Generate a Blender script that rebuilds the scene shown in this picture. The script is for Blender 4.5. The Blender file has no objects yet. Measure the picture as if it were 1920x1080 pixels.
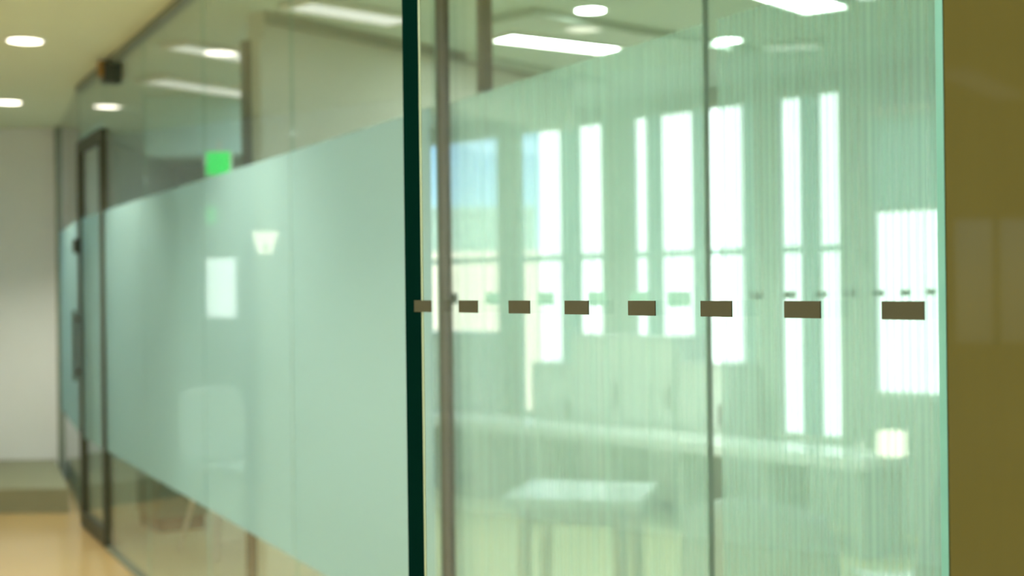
import bpy, bmesh, math, random
from mathutils import Vector, Matrix

random.seed(4)
S = bpy.context.scene
C = S.collection

# ------------------------------------------------------------------ camera, sky, sun, exposure
F = 2667.0                       # focal length in pixels of the 1920 frame (50 mm on 36 mm)
ROLL = math.radians(0.68)
EYE = 1.35
ca, sa = math.cos(ROLL), math.sin(ROLL)
cam = bpy.data.cameras.new('camera')
cam.lens, cam.sensor_width = 50.0, 36.0
cam.clip_start, cam.clip_end = 0.05, 400
cam.dof.use_dof = True
cam.dof.focus_distance = 1.13
cam.dof.aperture_fstop = 6.8
co = bpy.data.objects.new('camera', cam)
C.objects.link(co)
co.matrix_world = Matrix(((ca, sa, 0, 0), (0, 0, -1, 0), (-sa, ca, 0, EYE), (0, 0, 0, 1)))
S.camera = co

W = bpy.data.worlds.new('world')
S.world = W
W.use_nodes = True
wn = W.node_tree
sky = wn.nodes.new('ShaderNodeTexSky')
sky.sky_type = 'NISHITA'
sky.sun_disc = False
sky.sun_elevation = math.radians(42)
sky.sun_rotation = math.radians(230)
sky.altitude = 3000
sky.air_density, sky.dust_density, sky.ozone_density = 1.0, 0.0, 3.0
wn.links.new(sky.outputs['Color'], wn.nodes['Background'].inputs['Color'])
wn.nodes['Background'].inputs['Strength'].default_value = 0.14

sun = bpy.data.lights.new('sun', 'SUN')
sun.energy, sun.angle, sun.color = 11.0, math.radians(0.6), (1.0, 0.96, 0.88)
so = bpy.data.objects.new('sun', sun)
C.objects.link(so)
so.rotation_euler = Vector((0.62, 0.50, -0.62)).to_track_quat('-Z', 'Y').to_euler()

S.view_settings.view_transform = 'Standard'
S.view_settings.look = 'None'
S.view_settings.exposure = 1.15
S.view_settings.gamma = 1.0
S.view_settings.use_curve_mapping = False
S.cycles.use_denoising = True
S.cycles.max_bounces = 10
S.cycles.transparent_max_bounces = 32
S.cycles.sample_clamp_indirect = 6.0
S.cycles.caustics_reflective = False
S.cycles.caustics_refractive = False

CORRIDOR_LAMP = 3.2
DOWNLIGHT_WATTS = 46.0
ROOM_LAMP = 14.0
FILL_STRENGTH = 8.5
ROOM_FILL_STRENGTH = 3.6

# ------------------------------------------------------------------ helpers
def P(u, v, Y):
    """Where the sight line of a measured point meets depth Y (used only to read off real positions)."""
    a, b = (u - 960) / F, (540 - v) / F
    return Vector((Y * (a * ca + b * sa), Y, EYE + Y * (-a * sa + b * ca)))

def bx(bm, x0, x1, y0, y1, z0, z1):
    vs = [bm.verts.new((x, y, z)) for z in (z0, z1) for y in (y0, y1) for x in (x0, x1)]
    for f in ((0, 2, 3, 1), (4, 5, 7, 6), (0, 1, 5, 4), (2, 6, 7, 3), (0, 4, 6, 2), (1, 3, 7, 5)):
        bm.faces.new([vs[i] for i in f])
    return bm

def box(x0, x1, y0, y1, z0, z1, bev=0.0):
    bm = bx(bmesh.new(), x0, x1, y0, y1, z0, z1)
    if bev:
        bmesh.ops.bevel(bm, geom=bm.edges[:], offset=bev, segments=2, affect='EDGES', profile=0.6)
    return bm

def prism(pts, z0, z1):
    bm = bmesh.new()
    a = [bm.verts.new((x, y, z0)) for x, y in pts]
    b = [bm.verts.new((x, y, z1)) for x, y in pts]
    n = len(pts)
    bm.faces.new(a[::-1]); bm.faces.new(b)
    for i in range(n):
        bm.faces.new((a[i], a[(i + 1) % n], b[(i + 1) % n], b[i]))
    bmesh.ops.recalc_face_normals(bm, faces=bm.faces[:])
    return bm

def lathe(profile, n=28):
    bm = bmesh.new()
    rings = []
    for r, z in profile:
        rings.append([bm.verts.new((r * math.cos(2 * math.pi * k / n), r * math.sin(2 * math.pi * k / n), z)) for k in range(n)])
    for p, q in zip(rings, rings[1:]):
        for k in range(n):
            bm.faces.new((p[k], p[(k + 1) % n], q[(k + 1) % n], q[k]))
    bm.faces.new(rings[0][::-1]); bm.faces.new(rings[-1])
    bmesh.ops.recalc_face_normals(bm, faces=bm.faces[:])
    return bm

def tube(p, q, r0, r1=None, n=12):
    r1 = r0 if r1 is None else r1
    p, q = Vector(p), Vector(q)
    m = (q - p).to_track_quat('Z', 'Y').to_matrix()
    bm = bmesh.new()
    A, B = [], []
    for k in range(n):
        d = m @ Vector((math.cos(2 * math.pi * k / n), math.sin(2 * math.pi * k / n), 0))
        A.append(bm.verts.new(p + d * r0)); B.append(bm.verts.new(q + d * r1))
    bm.faces.new(A[::-1]); bm.faces.new(B)
    for k in range(n):
        bm.faces.new((A[k], A[(k + 1) % n], B[(k + 1) % n], B[k]))
    return bm

def obj(name, bm, mat, parent=None, loc=(0, 0, 0), rz=0.0, smooth=False):
    me = bpy.data.meshes.new(name)
    bm.to_mesh(me); bm.free()
    me.materials.append(mat)
    if smooth:
        for p in me.polygons:
            p.use_smooth = True
    o = bpy.data.objects.new(name, me)
    C.objects.link(o)
    o.location, o.rotation_euler = loc, (0, 0, rz)
    if parent:
        o.parent = parent
    return o

def tag(o, label, cat, group=None):
    o['label'], o['category'] = label, cat
    if group:
        o['group'] = group
    return o

def thing(name, label, cat, loc=(0, 0, 0), rz=0.0, group=None):
    o = bpy.data.objects.new(name, None)
    C.objects.link(o)
    o.empty_display_size = 0.1
    o.location, o.rotation_euler = loc, (0, 0, rz)
    return tag(o, label, cat, group)

def struct(o, label=None):
    o['kind'] = 'structure'
    if label:
        o['label'] = label
    return o

def struct_empty(name, label, loc=(0, 0, 0), rz=0.0):
    o = bpy.data.objects.new(name, None)
    C.objects.link(o)
    o.empty_display_size = 0.1
    o.location, o.rotation_euler = loc, (0, 0, rz)
    return struct(o, label)

def dup(root, loc, rz, label=None, group=None):
    r = root.copy(); C.objects.link(r)
    r.location, r.rotation_euler = loc, (0, 0, rz)
    if label: r['label'] = label
    if group: r['group'] = group
    for ch in list(root.children):
        c = ch.copy(); C.objects.link(c); c.parent = r
        for g in ch.children:
            d = g.copy(); C.objects.link(d); d.parent = c
    return r

# ------------------------------------------------------------------ materials
def base_mat(name):
    m = bpy.data.materials.new(name)
    m.use_nodes = True
    return m, m.node_tree, m.node_tree.nodes, m.node_tree.links

def paint(name, col, rough=0.6, var=0.06, scale=6.0, metal=0.0, spec=0.5, stretch=None, bump=0.0):
    m, nt, N, L = base_mat(name)
    b = N['Principled BSDF']
    b.inputs['Roughness'].default_value = rough
    b.inputs['Metallic'].default_value = metal
    b.inputs['Specular IOR Level'].default_value = spec
    tc = N.new('ShaderNodeTexCoord')
    mp = N.new('ShaderNodeMapping')
    mp.inputs['Scale'].default_value = stretch or (1, 1, 1)
    nz = N.new('ShaderNodeTexNoise')
    nz.inputs['Scale'].default_value = scale
    nz.inputs['Detail'].default_value = 4
    mx = N.new('ShaderNodeMix'); mx.data_type = 'RGBA'
    mx.inputs['A'].default_value = (*[c * (1 - var) for c in col], 1)
    mx.inputs['B'].default_value = (*[min(1, c * (1 + var)) for c in col], 1)
    L.new(tc.outputs['Object'], mp.inputs['Vector'])
    L.new(mp.outputs['Vector'], nz.inputs['Vector'])
    L.new(nz.outputs['Fac'], mx.inputs['Factor'])
    L.new(mx.outputs['Result'], b.inputs['Base Color'])
    if bump:
        bp = N.new('ShaderNodeBump')
        bp.inputs['Strength'].default_value = bump
        bp.inputs['Distance'].default_value = 0.002
        L.new(nz.outputs['Fac'], bp.inputs['Height'])
        L.new(bp.outputs['Normal'], b.inputs['Normal'])
    return m

def glow(name, col, strength):
    m, nt, N, L = base_mat(name)
    N.remove(N['Principled BSDF'])
    e = N.new('ShaderNodeEmission')
    e.inputs['Color'].default_value = (*col, 1)
    e.inputs['Strength'].default_value = strength
    L.new(e.outputs[0], N['Material Output'].inputs['Surface'])
    return m

def schlick(N, L, f0=0.04):
    lw = N.new('ShaderNodeLayerWeight'); lw.inputs['Blend'].default_value = 0.5
    pw = N.new('ShaderNodeMath'); pw.operation = 'POWER'; pw.inputs[1].default_value = 5
    ml = N.new('ShaderNodeMath'); ml.operation = 'MULTIPLY_ADD'
    ml.inputs[1].default_value, ml.inputs[2].default_value = 1 - f0, f0
    L.new(lw.outputs['Facing'], pw.inputs[0]); L.new(pw.outputs[0], ml.inputs[0])
    return ml.outputs[0]

def glass(name, tint, rough=0.0):
    """Architectural sheet glass: tinted, straight-through, with a surface reflection that grows towards grazing."""
    m, nt, N, L = base_mat(name)
    N.remove(N['Principled BSDF'])
    t = N.new('ShaderNodeBsdfTransparent'); t.inputs['Color'].default_value = (*tint, 1)
    g = N.new('ShaderNodeBsdfGlossy'); g.inputs['Roughness'].default_value = rough
    x = N.new('ShaderNodeMixShader')
    L.new(schlick(N, L), x.inputs[0]); L.new(t.outputs[0], x.inputs[1]); L.new(g.outputs[0], x.inputs[2])
    L.new(x.outputs[0], N['Material Output'].inputs['Surface'])
    return m

def film(name, col, clear, striped, trans=0.55, tint=(0.985, 1.0, 0.995)):
    """Printed frosting on glass: part clear, part scattering; the print of the near panes is fine vertical lines."""
    m, nt, N, L = base_mat(name)
    N.remove(N['Principled BSDF'])
    t = N.new('ShaderNodeBsdfTransparent'); t.inputs['Color'].default_value = (*tint, 1)
    d = N.new('ShaderNodeBsdfDiffuse'); d.inputs['Color'].default_value = (*col, 1)
    r = N.new('ShaderNodeBsdfTranslucent'); r.inputs['Color'].default_value = (*col, 1)
    dr = N.new('ShaderNodeMixShader'); dr.inputs[0].default_value = trans
    L.new(d.outputs[0], dr.inputs[1]); L.new(r.outputs[0], dr.inputs[2])
    x = N.new('ShaderNodeMixShader'); x.inputs[0].default_value = 1 - clear
    L.new(t.outputs[0], x.inputs[1]); L.new(dr.outputs[0], x.inputs[2])
    L.new(x.outputs[0], N['Material Output'].inputs['Surface'])
    if striped:
        tc = N.new('ShaderNodeTexCoord'); sp = N.new('ShaderNodeSeparateXYZ')
        L.new(tc.outputs['Object'], sp.inputs[0])
        def noise(sc, det):
            k = N.new('ShaderNodeMath'); k.operation = 'MULTIPLY'; k.inputs[1].default_value = sc
            L.new(sp.outputs['X'], k.inputs[0])
            n = N.new('ShaderNodeTexNoise'); n.noise_dimensions = '1D'
            n.inputs['Scale'].default_value = 1.0; n.inputs['Detail'].default_value = det
            L.new(k.outputs[0], n.inputs['W'])
            return n.outputs['Fac']
        k = N.new('ShaderNodeMath'); k.operation = 'MULTIPLY'; k.inputs[1].default_value = 2 * math.pi / 0.0155
        L.new(sp.outputs['X'], k.inputs[0])
        s = N.new('ShaderNodeMath'); s.operation = 'SINE'
        L.new(k.outputs[0], s.inputs[0])
        mr = N.new('ShaderNodeMapRange')
        mr.inputs['From Min'].default_value, mr.inputs['From Max'].default_value = -0.5, 0.5
        mr.inputs['To Min'].default_value, mr.inputs['To Max'].default_value = 0.0, 1.0
        L.new(s.outputs[0], mr.inputs['Value'])
        a = N.new('ShaderNodeMath'); a.operation = 'MULTIPLY_ADD'; a.inputs[1].default_value = striped
        L.new(mr.outputs[0], a.inputs[0])
        b = N.new('ShaderNodeMath'); b.operation = 'MULTIPLY_ADD'; b.inputs[1].default_value = striped * 2.2
        b.inputs[2].default_value = 1 - clear - striped * 1.6
        L.new(noise(38, 3), b.inputs[0]); L.new(b.outputs[0], a.inputs[2])
        a.use_clamp = True
        L.new(a.outputs[0], x.inputs[0])
    return m

M = {}
M['ceiling'] = paint('ceiling_paint', (0.72, 0.76, 0.58), 0.8, 0.03, 2)
M['ceiling_room'] = paint('grey_green_ceiling_paint', (0.50, 0.62, 0.54), 0.8, 0.03, 2)
M['wall'] = paint('wall_paint', (0.80, 0.82, 0.84), 0.55, 0.04, 3)
M['beige'] = paint('beige_paint', (0.52, 0.55, 0.45), 0.7, 0.04, 3)
M['olive'] = paint('olive_paint', (0.46, 0.56, 0.48), 0.7, 0.06, 3)
M['teal'] = paint('pale_teal_paint', (0.60, 0.88, 0.88), 0.6, 0.05, 3)
M['floor'] = paint('polished_floor', (0.50, 0.345, 0.155), 0.22, 0.08, 1.6)
M['floor_room'] = paint('olive_floor', (0.46, 0.48, 0.30), 0.35, 0.08, 1.6)
M['plinth'] = paint('dark_olive_paint', (0.24, 0.24, 0.15), 0.6, 0.06, 6)
M['bronze'] = paint('bronze_metal', (0.045, 0.048, 0.026), 0.5, 0.08, 20, metal=0.3)
M['channel'] = paint('grey_metal', (0.22, 0.25, 0.19), 0.4, 0.06, 20, metal=0.5)
M['white_metal'] = paint('white_metal', (0.78, 0.78, 0.70), 0.4, 0.03, 10)
M['steel'] = paint('brushed_steel', (0.55, 0.55, 0.50), 0.3, 0.08, 40, metal=1.0, stretch=(1, 1, 0.1))
M['veneer'] = paint('brown_veneer', (0.158, 0.138, 0.040), 0.03, 0.10, 5, spec=0.18, stretch=(6, 6, 0.5))
M['dash'] = paint('olive_brown_print', (0.062, 0.056, 0.028), 0.7, 0.05, 60, spec=0.15)
M['edge'] = paint('dark_green_glass_edge', (0.0008, 0.012, 0.008), 0.6, 0.15, 8, spec=0.0, stretch=(1, 1, 0.3))
M['arris'] = paint('highlit_glass_arris', (0.40, 0.46, 0.28), 0.4, 0.1, 20)  # the bevel highlight is put into the arris colour
M['joint'] = paint('green_glass_joint', (0.26, 0.46, 0.37), 0.4, 0.1, 20)
M['ghost_mark'] = paint('pale_ghost_reflection', (0.72, 0.84, 0.86), 0.6, 0.05, 60)
M['pale_edge'] = paint('pale_green_glass_edge', (0.15, 0.36, 0.29), 0.25, 0.1, 20)
M['shell'] = paint('white_moulded_plastic', (0.78, 0.84, 0.82), 0.35, 0.03, 10)
M['table'] = paint('white_laminate', (0.80, 0.86, 0.86), 0.25, 0.03, 5)
M['cabinet'] = paint('pale_cabinet_laminate', (0.76, 0.84, 0.78), 0.5, 0.03, 5)
M['dark'] = paint('dark_plastic', (0.05, 0.06, 0.045), 0.5, 0.1, 20)
M['dark_teal'] = paint('dark_teal_laminate', (0.10, 0.20, 0.18), 0.5, 0.06, 6)
M['orange'] = paint('amber_metal', (0.42, 0.22, 0.05), 0.4, 0.1, 20, metal=0.5)
M['facade'] = paint('white_render', (0.86, 0.86, 0.84), 0.8, 0.03, 0.4)
M['cream'] = paint('cream_render', (0.62, 0.52, 0.44), 0.8, 0.05, 0.4)
M['mint'] = paint('grey_green_render', (0.26, 0.34, 0.30), 0.8, 0.06, 0.4)
M['ground'] = paint('pale_concrete', (0.50, 0.50, 0.46), 0.9, 0.08, 0.3)
M['tile'] = paint('dark_window_strip', (0.10, 0.13, 0.14), 0.2, 0.1, 1)
M['lamp_warm'] = glow('warm_lamp', (1.0, 0.93, 0.74), CORRIDOR_LAMP)
M['lamp_room'] = glow('room_lamp', (0.94, 1.0, 0.92), ROOM_LAMP)
M['lamp_fill'] = glow('fill_panel_glow', (0.92, 1.0, 0.92), FILL_STRENGTH)
M['lamp_room_fill'] = glow('room_fill_glow', (0.90, 1.0, 1.0), ROOM_FILL_STRENGTH)
M['patch_glow'] = glow('light_patch_glow', (1.0, 0.90, 0.70), 1.6)
M['green'] = glow('green_sign_light', (0.0, 0.80, 0.10), 0.7)
M['glass'] = glass('clear_green_glass', (0.962, 0.992, 0.984))
M['glass_front'] = glass('front_green_glass', (0.968, 0.994, 0.982))
M['glass_window'] = glass('window_glass', (0.96, 0.99, 0.98))
M['frost'] = film('frosted_film', (0.45, 0.635, 0.64), 0.53, 0)
M['stripe'] = film('lined_film', (0.52, 0.80, 0.72), 0.63, 0.12)
M['infill'] = film('pale_teal_infill', (0.50, 0.70, 0.64), 0.12, 0)
M['blind'] = film('pale_roller_blind', (0.62, 0.80, 0.72), 0.05, 0)

# ------------------------------------------------------------------ plan of the place
CEIL = 2.55
def wx(y): return 1.431 - 0.476 * y                     # the frosted glass wall, X for depth
WK = math.hypot(1, 0.476)
def fy(u): return 8.80 / (0.874 + (u - 960) / F)        # the window wall, depth on a sight line
FK = math.hypot(1, 0.874)
FO = Vector((8.80 - 0.874 * 16, 16, 0))
def ft(u): return (16 - fy(u)) * FK
FA = math.atan2(-1, 0.874)
def fpt(t, n=0.0):                                      # window-wall coordinates -> world
    d = Vector((0.874, -1, 0)) / FK
    return FO + d * t + Vector((1, 0.874, 0)) / FK * n

BY = 0.90                                               # the brown wall's face
plan = [(-4.3, -8.1), (5.1, -8.1), (5.1, 4.1), (5.1, 4.2), (8.80 - 0.874 * 15.1, 15.1), (-4.6, 15.1), (-4.6, 10.45), (-4.3, 10.45)]
plan[2] = (5.1, (8.80 - 5.1) / 0.874)
del plan[3]

hall = [(-4.3, -8.1), (5.1, -8.1), (5.1, 0.93), (wx(0.93), 0.93), (wx(8.25), 8.25), (-3.27, 10.3), (-3.27, 10.45), (-4.3, 10.45)]
room = [(5.1, 0.93), (5.1, plan[2][1]), plan[3], (-4.6, 15.1), (-4.6, 10.45), (-3.27, 10.45), (-3.27, 10.3), (wx(8.25), 8.25), (wx(0.93), 0.93)]
struct(obj('floor', prism(hall, -0.15, 0.0), M['floor']), 'polished tan corridor floor')
struct(obj('floor_room', prism(room, -0.15, 0.0), M['floor_room']), 'olive floor of the glazed room')
struct(obj('ceiling', prism(hall, CEIL, CEIL + 0.2), M['ceiling']), 'warm off-white corridor ceiling')
struct(obj('ceiling_room', prism(room, CEIL, CEIL + 0.2), M['ceiling_room']), 'grey-green ceiling of the glazed room')
struct(obj('wall_left', box(-4.4, -4.2, -8.0, 10.3, 0, CEIL), M['wall']))
struct(obj('wall_back', box(-4.2, -3.27, 10.3, 10.45, 0, CEIL), M['wall']), 'plain grey-green wall at the end of the corridor')
struct(obj('dark_slab_back', prism([(-4.19, 8.75), (-2.74, 8.75), (-3.32, 10.29), (-4.19, 10.29)], 0.0, 0.15), M['plinth']), 'added low dark olive slab giving the dark band before the end wall')  # slab added to give the dark band before the end wall
struct(obj('wall_rear', prism([(-4.2, -8.0), (3.02, -8.0), (3.02, -8.1), (-4.2, -8.1)], 0, CEIL), M['wall']))
struct(obj('wall_side', box(5.0, 5.1, -8.0, 4.2, 0, CEIL), M['wall']))
struct(obj('wall_inner', prism([(-3.27, 10.45), (-3.17, 10.45), (-3.22, 13.75), (-3.32, 13.85)], 0, CEIL), M['olive']))
# rear wall goes on around a window behind the viewpoint
rw = struct_empty('wall_rear_window', 'rear wall with one window', (0, -8.05, 0))
obj('wall_piece', bx(bx(box(3.02, 3.9, -0.05, 0.05, 0, 0.9), 3.02, 3.9, -0.05, 0.05, 1.82, CEIL), 3.9, 5.0, -0.05, 0.05, 0, CEIL), M['wall'], rw)
wr = struct_empty('window_9', 'window in the rear wall', (3.46, -8.05, 0.9))
obj('pane', box(-0.42, 0.42, -0.006, 0.006, 0.02, 0.90), M['glass_window'], wr)
fr = bmesh.new()
for a in ((-0.44, -0.40, 0, 0.92), (0.40, 0.44, 0, 0.92), (-0.40, 0.40, 0, 0.03), (-0.40, 0.40, 0.89, 0.92), (-0.12, -0.09, 0.03, 0.89)):
    bx(fr, a[0], a[1], -0.03, 0.03, a[2], a[3])
obj('frame', fr, M['bronze'], wr)

# brown glossy wall at the right
br = struct_empty('wall_right', 'glossy olive-brown veneer wall at the right')
px = 0.2755
edges = [px, px + 1.2, px + 2.4, px + 3.6, 4.98]
for i in range(4):
    obj('panel', box(edges[i], edges[i + 1] - 0.004, BY, BY + 0.008, 0.0, CEIL), M['veneer'], br)
obj('core', box(px + 0.06, 4.98, BY + 0.0085, BY + 0.10, 0, CEIL), M['dark'], br)

# ------------------------------------------------------------------ window wall with its windows
ZT, ZB = 2.45, 0.46
wins = [  # u0, u1, z bottom, z top, infill strips (u), label
    (322, 446, 1.08, 1.68, [], 'small far window seen through the frosted glass'),
    (800, 936, ZB, ZT, [], 'window with blue sky beside the bronze post'),
    (972, 1132, ZB, ZT, [(1051, 1084)], 'window with half blue, half white outlook'),
    (1184, 1420, ZB, ZT, [(1213, 1237), (1298, 1328), (1393, 1420)], 'widest window, in three bright strips'),
    (1457, 1578, ZB, ZT, [(1501, 1533)], 'window in two tall bright strips'),
    (1632, 1800, 0.73, 2.25, [], 'brightest window, half covered by a pale blind'),
]
wf = struct_empty('wall_far', 'olive window wall across the room', FO, FA)
TH = 0.05
tprev = 0.4
for k, (u0, u1, zb, zt, inf, lab) in enumerate(wins):
    t0, t1 = ft(u0), ft(u1)
    obj('pier', box(tprev, t0, 0, TH, 0, CEIL), M['olive'], wf)
    obj('sill_wall', box(t0, t1, 0, TH, 0, zb), M['olive'], wf)
    obj('lintel', box(t0, t1, 0, TH, zt, CEIL), M['olive'], wf)
    tprev = t1
    w = struct_empty('window_%d' % (k + 1), lab, fpt(t0, TH / 2), FA)
    L_ = t1 - t0
    fr = bmesh.new()
    e = 0.018
    bx(fr, 0, e, -0.02, 0.02, zb, zt); bx(fr, L_ - e, L_, -0.02, 0.02, zb, zt)
    bx(fr, e, L_ - e, -0.02, 0.02, zb, zb + 0.03); bx(fr, e, L_ - e, -0.02, 0.02, zt - 0.02, zt)
    obj('frame', fr, M['cabinet'], w)
    if zt == ZT:
        obj('transom', box(e, L_ - e, -0.018, 0.018, 1.535, 1.572), M['teal'], w)
    a = e
    for (q0, q1) in inf + [(None, None)]:
        b = L_ - e if q0 is None else ft(q0) - t0
        if b - a > 0.02:
            obj('pane', box(a, b, -0.005, 0.005, zb + 0.03, zt - 0.02), M['glass_window'], w)
        if q0 is not None:
            c = min(ft(q1) - t0, L_ - e)
            obj('infill_strip', box(b, c, -0.016, 0.016, zb + 0.03, zt - 0.02), M['infill'], w)
            a = c
obj('pier', box(tprev, (16 - 4.25) * FK, 0, TH, 0, CEIL), M['olive'], wf)

# ------------------------------------------------------------------ inner walls, bulkheads, beams
ia = math.atan2(0.90, 0.63)
il = math.hypot(0.63, 0.90)
iw = struct_empty('wall_partition', 'beige inner wall with a framed end', (-1.05, 6.1, 0), ia)
obj('wall_piece', box(0.0, il, 0.0, 0.10, 0, CEIL), M['beige'], iw)
obj('header', box(il, il * 2.25, 0.0, 0.10, 2.25, CEIL), M['beige'], iw)
obj('cornice', box(0.0, il * 2.25, -0.025, -0.001, CEIL - 0.05, CEIL), M['channel'], iw)
j = struct_empty('trim_1', 'bronze jamb at the end of the beige wall', (-1.05, 6.1, 0), ia)
obj('jamb', box(-0.03, -0.001, 0.055, 0.115, 0, 2.43), M['bronze'], j)
obj('jamb_face', box(-0.024, -0.001, 0.0, 0.054, 0, 2.43), M['beige'], j)
b2 = P(270, 180, 8.74); b3 = P(560, 180, 8.74)
struct(obj('trim_2', box(b2.x, b3.x, 8.74, 8.95, 2.20, CEIL - 0.001), M['teal']), 'pale teal bulkhead under the ceiling')
for n, (ua, va, ub, vb, wd, dp) in enumerate(((1000, 14, 1420, 92, 0.30, 0.035), (880, 96, 1150, 150, 0.34, 0.035))):
    ya, yb = (CEIL - EYE) * F / (540 - va), (CEIL - EYE) * F / (538 - vb)
    p, q = P(ua, va, ya), P(ub, vb, yb)
    d = (q - p).xy
    struct(obj('trim_%d' % (n + 3), box(0, d.length, 0, wd, -dp, -0.001), M['olive'], None, (p.x, p.y, CEIL), math.atan2(d.y, d.x)), 'shallow ceiling beam')

# ------------------------------------------------------------------ the frosted glass wall on the left
GA = math.atan2(1, -0.476)
gw = struct_empty('wall_glass', 'frameless glass wall with a frosted band, running back from right to left', (1.431, 0, 0), GA)
ZF0, ZF1 = 0.515, 1.783
joints = [0.96, 2.33, 3.385, 4.44, 5.495, 6.55, 7.50]
for a, b in zip(joints, joints[1:]):
    t0, t1 = a * WK, b * WK
    pn = obj('pane', box(0.002, t1 - t0 - 0.002, -0.006, 0.006, 0.012, CEIL - 0.03), M['glass'], gw, (t0, 0, 0))
    near = b < 3.5
    obj('frosted_band', box(0.003, t1 - t0 - (0.024 if b == 2.33 else 0.004), *((-0.0072, -0.0064) if near else (0.0064, 0.0072)), ZF0, ZF1), M['stripe'] if near else M['frost'], pn)
    obj('pane_edge', box(0.0, 0.0018, -0.006, 0.006 if a == 2.33 else -0.003, 0.012, CEIL - 0.03), M['joint'], pn)
    if near and a > 2:
        for yy in (2.424, 2.54, 2.683, 2.88, 3.114, 3.32):
            x = yy * WK - t0
            obj('dash', box(x - 0.036, x + 0.036, -0.0086, -0.0078, 1.315, 1.340), M['ghost_mark'], pn)  # pale marks stand in for ghost reflections of the dashes
obj('head_channel', box(0.98 * WK, 8.25 * WK, -0.02, 0.02, CEIL - 0.035, CEIL), M['channel'], gw)
obj('floor_channel', box(0.98 * WK, 7.5 * WK, -0.02, 0.02, 0, 0.014), M['channel'], gw)
obj('post', box(3.30 * WK - 0.026, 3.30 * WK + 0.026, 0.010, 0.022, 0.014, CEIL - 0.036), M['bronze'], gw)
# over the door
obj('over_panel', box(0.002, 0.75 * WK - 0.002, -0.006, 0.006, 2.26, CEIL - 0.03), M['glass'], gw, (7.5 * WK, 0, 0))
k = obj('clamp', box(-0.05, 0.05, -0.04, 0.05, -0.11, 0.0, 0.004), M['dark'], gw, (7.27 * WK, 0, CEIL - 0.02))
obj('clamp_cover', box(-0.035, 0.035, 0.051, 0.07, -0.08, 0.0, 0.004), M['orange'], k)
# the last pane bends a little away
pa, pb = Vector((wx(8.25), 8.25)), Vector((-3.262, 10.28))
d = pb - pa
g2 = struct_empty('wall_glass_end', 'last pane of the frosted glass wall, beyond its door', (pa.x, pa.y, 0), math.atan2(d.y, d.x))
pn = obj('pane', box(0.03, d.length, -0.006, 0.006, 0.0, CEIL), M['glass'], g2)
obj('frosted_band', box(0.035, d.length - 0.003, 0.0064, 0.0072, ZF0, ZF1), M['frost'], pn)
obj('pane_edge', box(d.length - 0.04, d.length, 0.0065, 0.03, 0, CEIL), M['channel'], g2)

# the glass door
dw = 0.75 * WK
dr = struct_empty('door_1', 'bronze-framed glass door at the far end of the glass wall', (wx(7.5), 7.5, 0), GA)
pn = obj('pane', box(0.065, dw - 0.065, -0.005, 0.005, 0.09, 2.16), M['glass'], dr)
obj('frosted_band', box(0.066, dw - 0.066, 0.0056, 0.0064, ZF0, ZF1), M['frost'], pn)
obj('stile', box(0.005, 0.065, -0.022, 0.022, 0.01, 2.22), M['bronze'], dr)
obj('stile', box(dw - 0.065, dw - 0.005, -0.022, 0.022, 0.01, 2.22), M['bronze'], dr)
obj('rail', box(0.065, dw - 0.065, -0.022, 0.022, 2.16, 2.22), M['bronze'], dr)
obj('rail', box(0.065, dw - 0.065, -0.022, 0.022, 0.01, 0.09), M['bronze'], dr)
obj('lock', box(dw - 0.11, dw - 0.05, 0.023, 0.06, 1.58, 1.66, 0.004), M['dark'], dr)
hb = tube((dw - 0.12, 0.06, 0.85), (dw - 0.12, 0.06, 1.25), 0.012)
for z in (0.9, 1.2):
    bx(hb, dw - 0.126, dw - 0.03, 0.022, 0.058, z - 0.008, z + 0.008)
obj('handle', hb, M['bronze'], dr)

# ------------------------------------------------------------------ front glass screen with its dashes
def fi(i): return Vector(((-82 + 94.76 * i) * 1.4 / F + 0.0060, 1.4 * (1 - 0.056 * i) + 0.0038, 0))
pitch = (fi(1) - fi(0)).length
FA2 = math.atan2(*(fi(1) - fi(0)).yx)
i0, i1 = -1.435, 6.372
fl = (i1 - i0) * pitch
gs = thing('glass_screen', 'clear green glass screen with dark green edge and a row of olive dashes', 'glass screen', fi(i0), FA2)
obj('pane', box(0.0387, fl - 0.0112, -0.006, 0.006, 0.0, CEIL), M['glass_front'], gs)
obj('polished_edge', prism([(0.0, -0.0062), (0.0355, -0.0062), (0.0, 0.0062)], 0.0, CEIL), M['edge'], gs)
obj('arris', box(0.0357, 0.0385, -0.0062, -0.0052, 0.0, CEIL), M['arris'], gs)
obj('end_edge', prism([(fl - 0.006, -0.0062), (fl, -0.0062), (fl - 0.011, 0.0062)], 0.0, CEIL), M['pale_edge'], gs)
for i in range(-1, 7):
    x = (i - i0) * pitch
    w = 0.018
    obj('dash', box(x - w, x + w, -0.0078, -0.0068, 1.3262, 1.3383), M['dash'], gs)

# glass partition behind, perpendicular to the glass wall
ra = math.atan2(0.68, 0.73)
gp = thing('glass_partition', 'clear glass partition running back behind the lined glass, with small dark dashes', 'glass partition', (wx(2.33) + 0.012, 2.345, 0), ra)
obj('pane', box(0.0, 1.9, -0.006, 0.006, 0, CEIL), M['glass'], gp)
for i in range(9):
    x = 0.103 + i * pitch
    obj('dash', box(x - 0.018, x + 0.018, -0.0078, -0.0068, 1.3262, 1.3383), M['dash'], gp)

bp = P(911, 300, 4.0)
tag(obj('drop_pole', box(-0.017, 0.017, -0.017, 0.017, 1.90, CEIL - 0.001, 0.002), M['bronze'], None, (bp.x, 4.0, 0), GA), 'bronze pole hanging from the ceiling behind the lined glass, right of the full-height post', 'pole')

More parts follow.
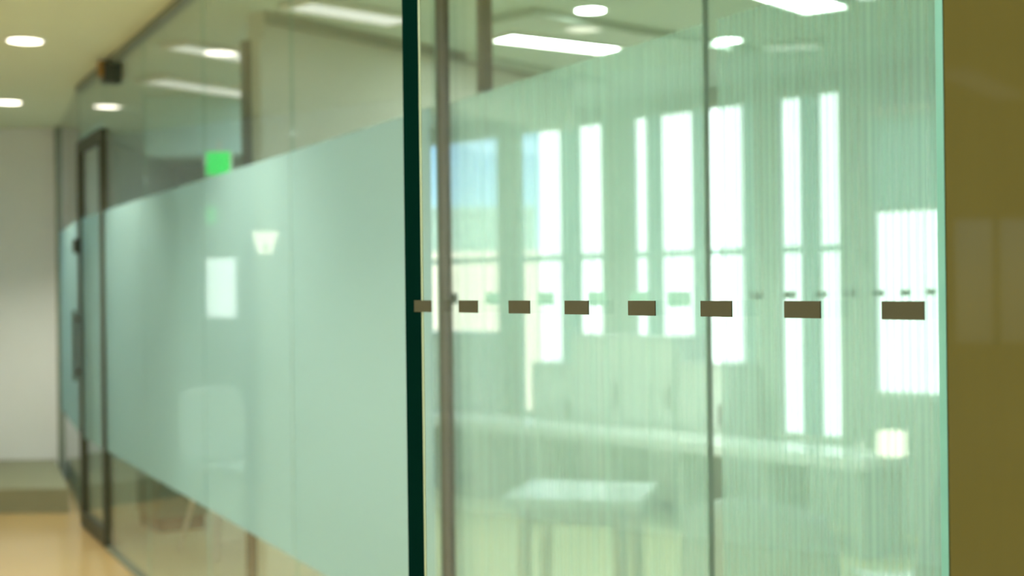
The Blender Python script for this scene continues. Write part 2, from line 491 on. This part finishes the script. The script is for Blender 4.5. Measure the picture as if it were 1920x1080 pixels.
# ------------------------------------------------------------------ lamps and added fill lights
def make_downlight(name, label, mat, group):
    t = thing(name, label, 'downlight', (0, 0, 0), 0, group)
    ring = bmesh.new()
    n = 28
    prof = [(0.080, 0.0), (0.080, -0.006), (0.096, -0.008), (0.100, 0.0)]
    rr = [[ring.verts.new((r * math.cos(2 * math.pi * q / n), r * math.sin(2 * math.pi * q / n), z)) for q in range(n)] for r, z in prof]
    for a, b in zip(rr, rr[1:]):
        for q in range(n):
            ring.faces.new((a[q], a[(q + 1) % n], b[(q + 1) % n], b[q]))
    obj('trim_ring', ring, M['white_metal'], t)
    obj('diffuser', lathe([(0.079, -0.004), (0.079, -0.001)]), mat, t)
    sl = bpy.data.lights.new('downlight_beam', 'SPOT')          # the recessed reflector throws its light down in a cone
    sl.energy, sl.spot_size, sl.spot_blend, sl.shadow_soft_size = DOWNLIGHT_WATTS, math.radians(115), 0.6, 0.05
    sl.color = (1.0, 0.96, 0.76)
    so_ = bpy.data.objects.new('downlight_beam', sl)
    C.objects.link(so_); so_.parent = t; so_.location = (0, 0, -0.06)
    return t
warm = make_downlight('downlight', '', M['lamp_warm'], 'corridor downlights')
cd = [(P(47, 70, 6.72).xy, 'larger glowing round downlight in the ceiling near the upper left corner'),
      (P(15, 185, 8.87).xy, 'smaller glowing round downlight, the lower of two in the corridor ceiling'),
      ((-1.46, 4.57), 'round downlight in the corridor ceiling, third from the end wall'),
      ((-0.62, 2.42), 'round downlight in the corridor ceiling, fourth from the end wall'),
      ((-3.0, 5.0), 'round downlight in the corridor ceiling close to the side wall')]
for q, (p, lab) in enumerate(cd):
    o = warm if q == 0 else dup(warm, (0, 0, 0), 0)
    o.location = (p[0], p[1], CEIL - 0.002)
    o['label'] = lab
cool = make_downlight('downlight', '', M['lamp_room'], 'downlights in the glazed room')
rd = [(1107, 17, 'round downlight above the long strip light, at the top of the glass'),
      (1093, 150, 'faint round downlight just under the edge of the frosted band'),
      (1366, 74, 'faint round downlight right of the dark pane joint')]
for q, (u, v, lab) in enumerate(rd):
    y = (CEIL - EYE) * F / (540 + (960 - u) * sa - v)
    p = P(u, v, y)
    o = cool if q == 0 else dup(cool, (0, 0, 0), 0)
    o.location = (p.x, p.y, CEIL - 0.002)
    o.scale = (0.8, 0.8, 1) if u > 1000 else (1, 1, 1)
    o['label'] = lab

def strip(u0, v0, u1, v1, w, mat, label):
    g = CEIL - EYE
    y0, y1 = g * F / (540 + (960 - u0) * sa - v0), g * F / (540 + (960 - u1) * sa - v1)
    p, q = P(u0, v0, y0), P(u1, v1, y1)
    d = (q - p).xy
    t = thing('strip_light', label, 'strip light', (p.x, p.y, CEIL - 0.003), math.atan2(d.y, d.x), 'strip lights in the glazed room')
    L_ = d.length
    hs = bmesh.new()
    bx(hs, -0.02, 0.0, -w / 2 - 0.015, w / 2 + 0.015, -0.03, 0); bx(hs, L_, L_ + 0.02, -w / 2 - 0.015, w / 2 + 0.015, -0.03, 0)
    bx(hs, 0, L_, -w / 2 - 0.015, -w / 2, -0.03, 0); bx(hs, 0, L_, w / 2, w / 2 + 0.015, -0.03, 0)
    obj('housing', hs, M['white_metal'], t)
    obj('diffuser', box(0, L_, -w / 2, w / 2, -0.024, -0.002), mat, t)
    return t
M['lamp_dim'] = glow('dim_strip_lamp', (0.95, 1.0, 0.84), 0.5)
strip(330, 76, 470, 102, 0.16, M['lamp_dim'], 'upper of two pale strip lights behind the left glass')
strip(285, 142, 480, 172, 0.20, M['lamp_dim'], 'lower of two pale strip lights behind the left glass')
strip(942, 60, 1146, 84, 0.16, M['lamp_room'], 'brightest strip light, long and white right of the dark glass edge')
strip(1450, -28, 1550, 6, 0.20, M['lamp_room'], 'strip light cut by the top of the frame above the lined glass')
strip(1440, 80, 1530, 76, 0.14, M['lamp_dim'], 'short strip light glowing faintly through the lined glass')
strip(560, -2, 752, 30, 0.18, M['lamp_dim'], 'pale strip light by the top of the frame left of the dark glass edge')

def fill_panel(x, y, label, mat='lamp_fill'):  # glowing panels added out of view as fill light
    t = thing('fill_light', label, 'fill light', (x, y, CEIL), 0, 'office ceiling lights behind the viewpoint')
    fr = bmesh.new()
    for a in ((-0.62, 0.62, -0.32, -0.30), (-0.62, 0.62, 0.30, 0.32), (-0.62, -0.60, -0.30, 0.30), (0.60, 0.62, -0.30, 0.30)):
        bx(fr, *a, -0.02, 0)
    obj('frame', fr, M['white_metal'], t)
    obj('diffuser', box(-0.6, 0.6, -0.3, 0.3, -0.014, -0.002), M[mat], t)
for x, y, lab in ((-2.9, 1.0, 'added oblong fill light over the corridor close to the viewpoint'), (-2.6, 3.4, 'added oblong fill light over the corridor farther along'),
                  (-0.9, 0.6, 'added oblong fill light just left of the viewpoint'), (2.6, 2.6, 'added oblong fill light over the glazed room by the brown wall'),
                  (1.7, 4.4, 'added oblong fill light over the middle of the glazed room'), (3.6, 4.3, 'added oblong fill light in the right corner of the glazed room'), (0.3, 5.2, 'added oblong fill light over the white table'), (-0.80, 8.05, 'added oblong fill light in the room, hidden behind the beige wall'), (-1.85, 10.4, 'added oblong fill light in the far room corner, hidden behind the teal bulkhead')):
    fill_panel(x, y, lab, 'lamp_room_fill' if 'room' in lab or 'table' in lab else 'lamp_fill')
for x, y, lab in ((-2.4, -1.2, 'added oblong fill light behind the viewpoint, near the corridor side wall'),
                  (-2.4, -4.2, 'added oblong fill light far behind the viewpoint, near the corridor side wall'),
                  (0.6, -1.8, 'added oblong fill light directly behind the viewpoint'),
                  (0.6, -4.8, 'added oblong fill light in the middle of the rear office'),
                  (3.4, -3.2, 'added oblong fill light near the far side wall of the rear office')):
    fill_panel(x, y, lab)
t = thing('strip_light', 'strip light mirrored in the brown wall', 'strip light', (2.50, -6.2, CEIL), math.atan2(-1.1, 0.7), 'office ceiling lights behind the viewpoint')
obj('diffuser', box(0, 1.3, -0.08, 0.08, -0.03, -0.002), M['lamp_dim'], t)

# exit sign and the glow added for its reflection
def exit_sign(p, w, h, label):
    t = thing('exit_sign', label, 'exit sign', p, 0, 'green signs')
    obj('case', box(-w / 2, w / 2, 0.0, 0.05, -h, 0, 0.004), M['white_metal'], t)
    obj('lit_face', box(-w / 2 + 0.006, w / 2 - 0.006, -0.006, -0.0005, -h + 0.006, -0.006), M['green'], t)
    obj('hanger', tube((0, 0.025, 0), (0, 0.025, 0.06), 0.008), M['white_metal'], t)
p = P(409, 283, 8.6)
exit_sign(p, 0.155, 0.15, 'bright green lit sign hanging at the top edge of the frosted band')
p = P(396, 386, 9.6)
exit_sign(p, 0.075, 0.125, 'small dim green glow standing in for the reflected sign in the frosted band')  # dim green copy added for the reflection of the sign

# glowing piece added for a pale light patch in the frosting
sp = P(497, 455, 5.95)
sc = thing('wall_glow_patch', 'small glow added for a pale light patch behind the frosted band', 'glow patch', (sp.x - 0.0, sp.y, sp.z), ia)
obj('bracket', box(-0.03, 0.03, -0.03, 0.0, -0.03, 0.03), M['steel'], sc)
obj('glow_body', lathe([(0.03, -0.045), (0.055, 0.045)], 16), M['patch_glow'], sc)

# ------------------------------------------------------------------ furniture in the glazed room
def cabinet(u0, u1, zt, depth, label):
    t0, t1 = ft(u0), ft(u1)
    w = t1 - t0
    t = thing('storage_cabinet', label, 'cabinet', fpt(t0, -0.02), FA, 'pale cabinets along the window wall')
    obj('body', box(0.0, w, -depth, 0, 0.06, zt - 0.025), M['cabinet'], t)
    obj('plinth', box(0.01, w - 0.01, -depth + 0.03, -0.02, 0, 0.06), M['dark'], t)
    obj('cabinet_top', box(-0.008, w + 0.008 - 0.016, -depth - 0.015, 0, zt - 0.024, zt, 0.003), M['table'], t)
    n = max(1, round(w / 0.45))
    for k in range(n):
        a, b = w * k / n + 0.004, w * (k + 1) / n - 0.004
        dd = obj('door', box(a, b, -depth - 0.018, -depth - 0.001, 0.075, zt - 0.035, 0.002), M['cabinet'], t)
        obj('handle', box(b - 0.04, b - 0.025, -depth - 0.035, -depth - 0.0185, zt * 0.6, zt * 0.6 + 0.12), M['steel'], dd)
cabinet(786, 950, 1.04, 0.30, 'pale cabinet below the window with blue sky, next to the bronze post')
cabinet(1060, 1136, 0.86, 0.28, 'narrow pale cabinet below the right half of the half blue window')
cabinet(1140, 1331, 1.05, 0.30, 'widest pale cabinet below the window in three bright strips')
cabinet(1334, 1425, 0.90, 0.28, 'low pale cabinet right of the widest cabinet')

# long low bench before the windows
bt0, bt1 = ft(760) , ft(1790)
bn = thing('window_bench', 'long low pale bench in front of the windows', 'bench', fpt(bt0, -0.42), FA)
obj('bench_top', box(0, bt1 - bt0, -0.40, 0.0, 0.44, 0.50, 0.004), M['table'], bn)
n = 9
for k in range(n):
    x = 0.05 + (bt1 - bt0 - 0.1) * k / (n - 1)
    obj('leg', box(x - 0.02, x + 0.02, -0.37, -0.03, 0.0, 0.44), M['olive'], bn)
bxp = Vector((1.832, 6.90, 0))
wb = thing('bench_glow_patch', 'small white glowing block standing in for a sun-lit patch on the low bench', 'lamp', (bxp.x, bxp.y, 0.50), FA)  # glowing block added in place of a sun-lit bright patch
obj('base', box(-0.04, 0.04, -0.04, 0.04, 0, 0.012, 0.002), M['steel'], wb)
obj('glow_body', box(-0.055, 0.055, -0.05, 0.05, 0.0125, 0.135, 0.008), M['patch_glow'], wb)
cpp = Vector((1.706, 7.0, 0))
tag(obj('cup', lathe([(0.020, 0.0), (0.026, 0.075), (0.023, 0.075), (0.018, 0.01)], 18), M['shell'], None, (cpp.x, cpp.y, 0.50)), 'small white cup on the low bench left of the glowing block', 'cup')

def make_table(name, label, loc, rz, L_, D_):
    t = thing(name, label, 'table', loc, rz)
    obj('tabletop', box(-L_ / 2, L_ / 2, -D_ / 2, D_ / 2, 0.715, 0.745, 0.006), M['table'], t)
    for sy in (-1, 1):
        y = sy * (D_ / 2 - 0.07)
        obj('apron', box(-L_ / 2 + 0.08, L_ / 2 - 0.08, y - 0.01, y + 0.01, 0.66, 0.714), M['steel'], t)
    for sx in (-1, 1):
        for sy in (-1, 1):
            obj('leg', tube((sx * (L_ / 2 - 0.06), sy * (D_ / 2 - 0.06), 0.714), (sx * (L_ / 2 - 0.05), sy * (D_ / 2 - 0.05), 0.0), 0.022, 0.016), M['steel'], t)
    return t
make_table('meeting_table', 'white meeting table behind the lined glass, right of the bronze posts', (0.20, 4.25, 0), math.radians(-14), 0.40, 0.40)

def make_chair(label):
    t = thing('shell_chair', label, 'chair', (0, 0, 0), 0, 'white shell chairs')
    def sheet(f, nu, nv, th):
        bm = bmesh.new()
        g = [[bm.verts.new(f(i / nu * 2 - 1, k / nv)) for k in range(nv + 1)] for i in range(nu + 1)]
        for i in range(nu):
            for k in range(nv):
                bm.faces.new((g[i][k], g[i + 1][k], g[i + 1][k + 1], g[i][k + 1]))
        bmesh.ops.recalc_face_normals(bm, faces=bm.faces[:])
        bmesh.ops.solidify(bm, geom=bm.faces[:], thickness=th)
        return bm
    obj('seat', sheet(lambda a, b: (a * 0.22 * (1 - 0.12 * (1 - b)), -0.20 + 0.40 * b, 0.44 + 0.03 * a * a - 0.02 * math.sin(math.pi * b)), 10, 8, 0.010), M['shell'], t, smooth=True)
    obj('backrest', sheet(lambda a, b: (a * 0.215 * (1 - 0.18 * b * b), 0.205 + 0.07 * b - 0.05 * a * a, 0.47 + 0.38 * b * (1 - 0.10 * a * a)), 10, 8, 0.010), M['shell'], t, smooth=True)
    for sx in (-1, 1):
        for sy in (-1, 1):
            obj('leg', tube((sx * 0.12, sy * 0.11, 0.415), (sx * 0.20, sy * 0.20, 0.0), 0.014, 0.010), M['steel'], t)
    fr = bmesh.new()
    bx(fr, -0.13, 0.13, -0.12, -0.10, 0.40, 0.414); bx(fr, -0.13, 0.13, 0.10, 0.12, 0.40, 0.414)
    obj('seat_frame', fr, M['steel'], t)
    return t
def at(u, Y): return ((u - 960) / F * Y, Y, 0)
c0 = make_chair('white shell chair below the frosted band at the far left')
c0.location, c0.rotation_euler = at(430, 7.4), (0, 0, math.radians(40))
dup(c0, at(1470, 3.55), math.radians(150), 'white shell chair behind the glass partition at the bottom of the frame')
dup(c0, at(1760, 4.3), math.radians(200), 'white shell chair near the brown wall behind the lined glass')

# tall dark cabinet behind the frosted band
q0, q1 = P(292, 500, 7.95), P(384, 500, 8.1)
dd_ = (q1 - q0).xy
wd = dd_.length
dc = thing('tall_cabinet', 'tall dark teal cabinet dimly seen through the frosted band at the left', 'cabinet', (q0.x, q0.y, 0), math.atan2(dd_.y, dd_.x))
obj('body', box(0, wd, 0, 0.40, 0.08, 1.62, 0.004), M['dark_teal'], dc)
for k in (0, 1):
    x = wd / 2 * k
    d2 = obj('door', box(x + 0.003, x + wd / 2 - 0.003, -0.018, -0.001, 0.10, 1.60, 0.002), M['dark_teal'], dc)
    obj('handle', box(x + 0.02, x + 0.03, -0.035, -0.0185, 0.8, 0.95), M['steel'], d2)
obj('plinth', box(0.01, wd - 0.01, 0.02, 0.38, 0, 0.08), M['dark'], dc)

# blind over the brightest window
t0, t1 = ft(1632) + 0.02, ft(1800) - 0.02
rb = thing('roller_blind', 'pale roller blind half drawn over the brightest window', 'blind', fpt(t0, -0.02), FA)
obj('fabric', box(0, t1 - t0, -0.006, -0.003, 1.75, 2.26), M['blind'], rb)
obj('bottom_bar', box(0, t1 - t0, -0.012, 0.0, 1.735, 1.75), M['white_metal'], rb)
obj('roller', tube((0, -0.03, 2.28), (t1 - t0, -0.03, 2.28), 0.025), M['white_metal'], rb)

# ------------------------------------------------------------------ outside
struct(obj('ground', box(-120, 160, 17, 220, -9.2, -9.0), M['ground']), 'pale ground outside')
def building(u0, u1, Y, ztop, mat, label, floors):
    x0, x1 = (u0 - 960) / F * Y, (u1 - 960) / F * Y
    t = thing('building', label, 'building', ((x0 + x1) / 2, Y, -9), 0)
    h = ztop + 9
    w = (x1 - x0) / 2
    obj('wall', box(-w, w, 0, 3, 0, h), M[mat], t)
    obj('roof', box(-w - 0.02, w + 0.02, -0.02, 3.1, h, h + 0.25), M[mat], t)
    return t
building(1022, 2000, 26, 16, 'facade', 'tall white building outside, filling the right windows', 3)
building(560, 1004, 40, 1.35 + 136 * 40 / F, 'mint', 'grey-green building outside under the blue sky', 2)
building(780, 1012, 34, 1.35 + 50 * 34 / F, 'cream', 'low cream building outside in front of the grey-green one', 2)
building(384, 440, 24, 6, 'facade', 'narrow white building outside the small far window', 2)
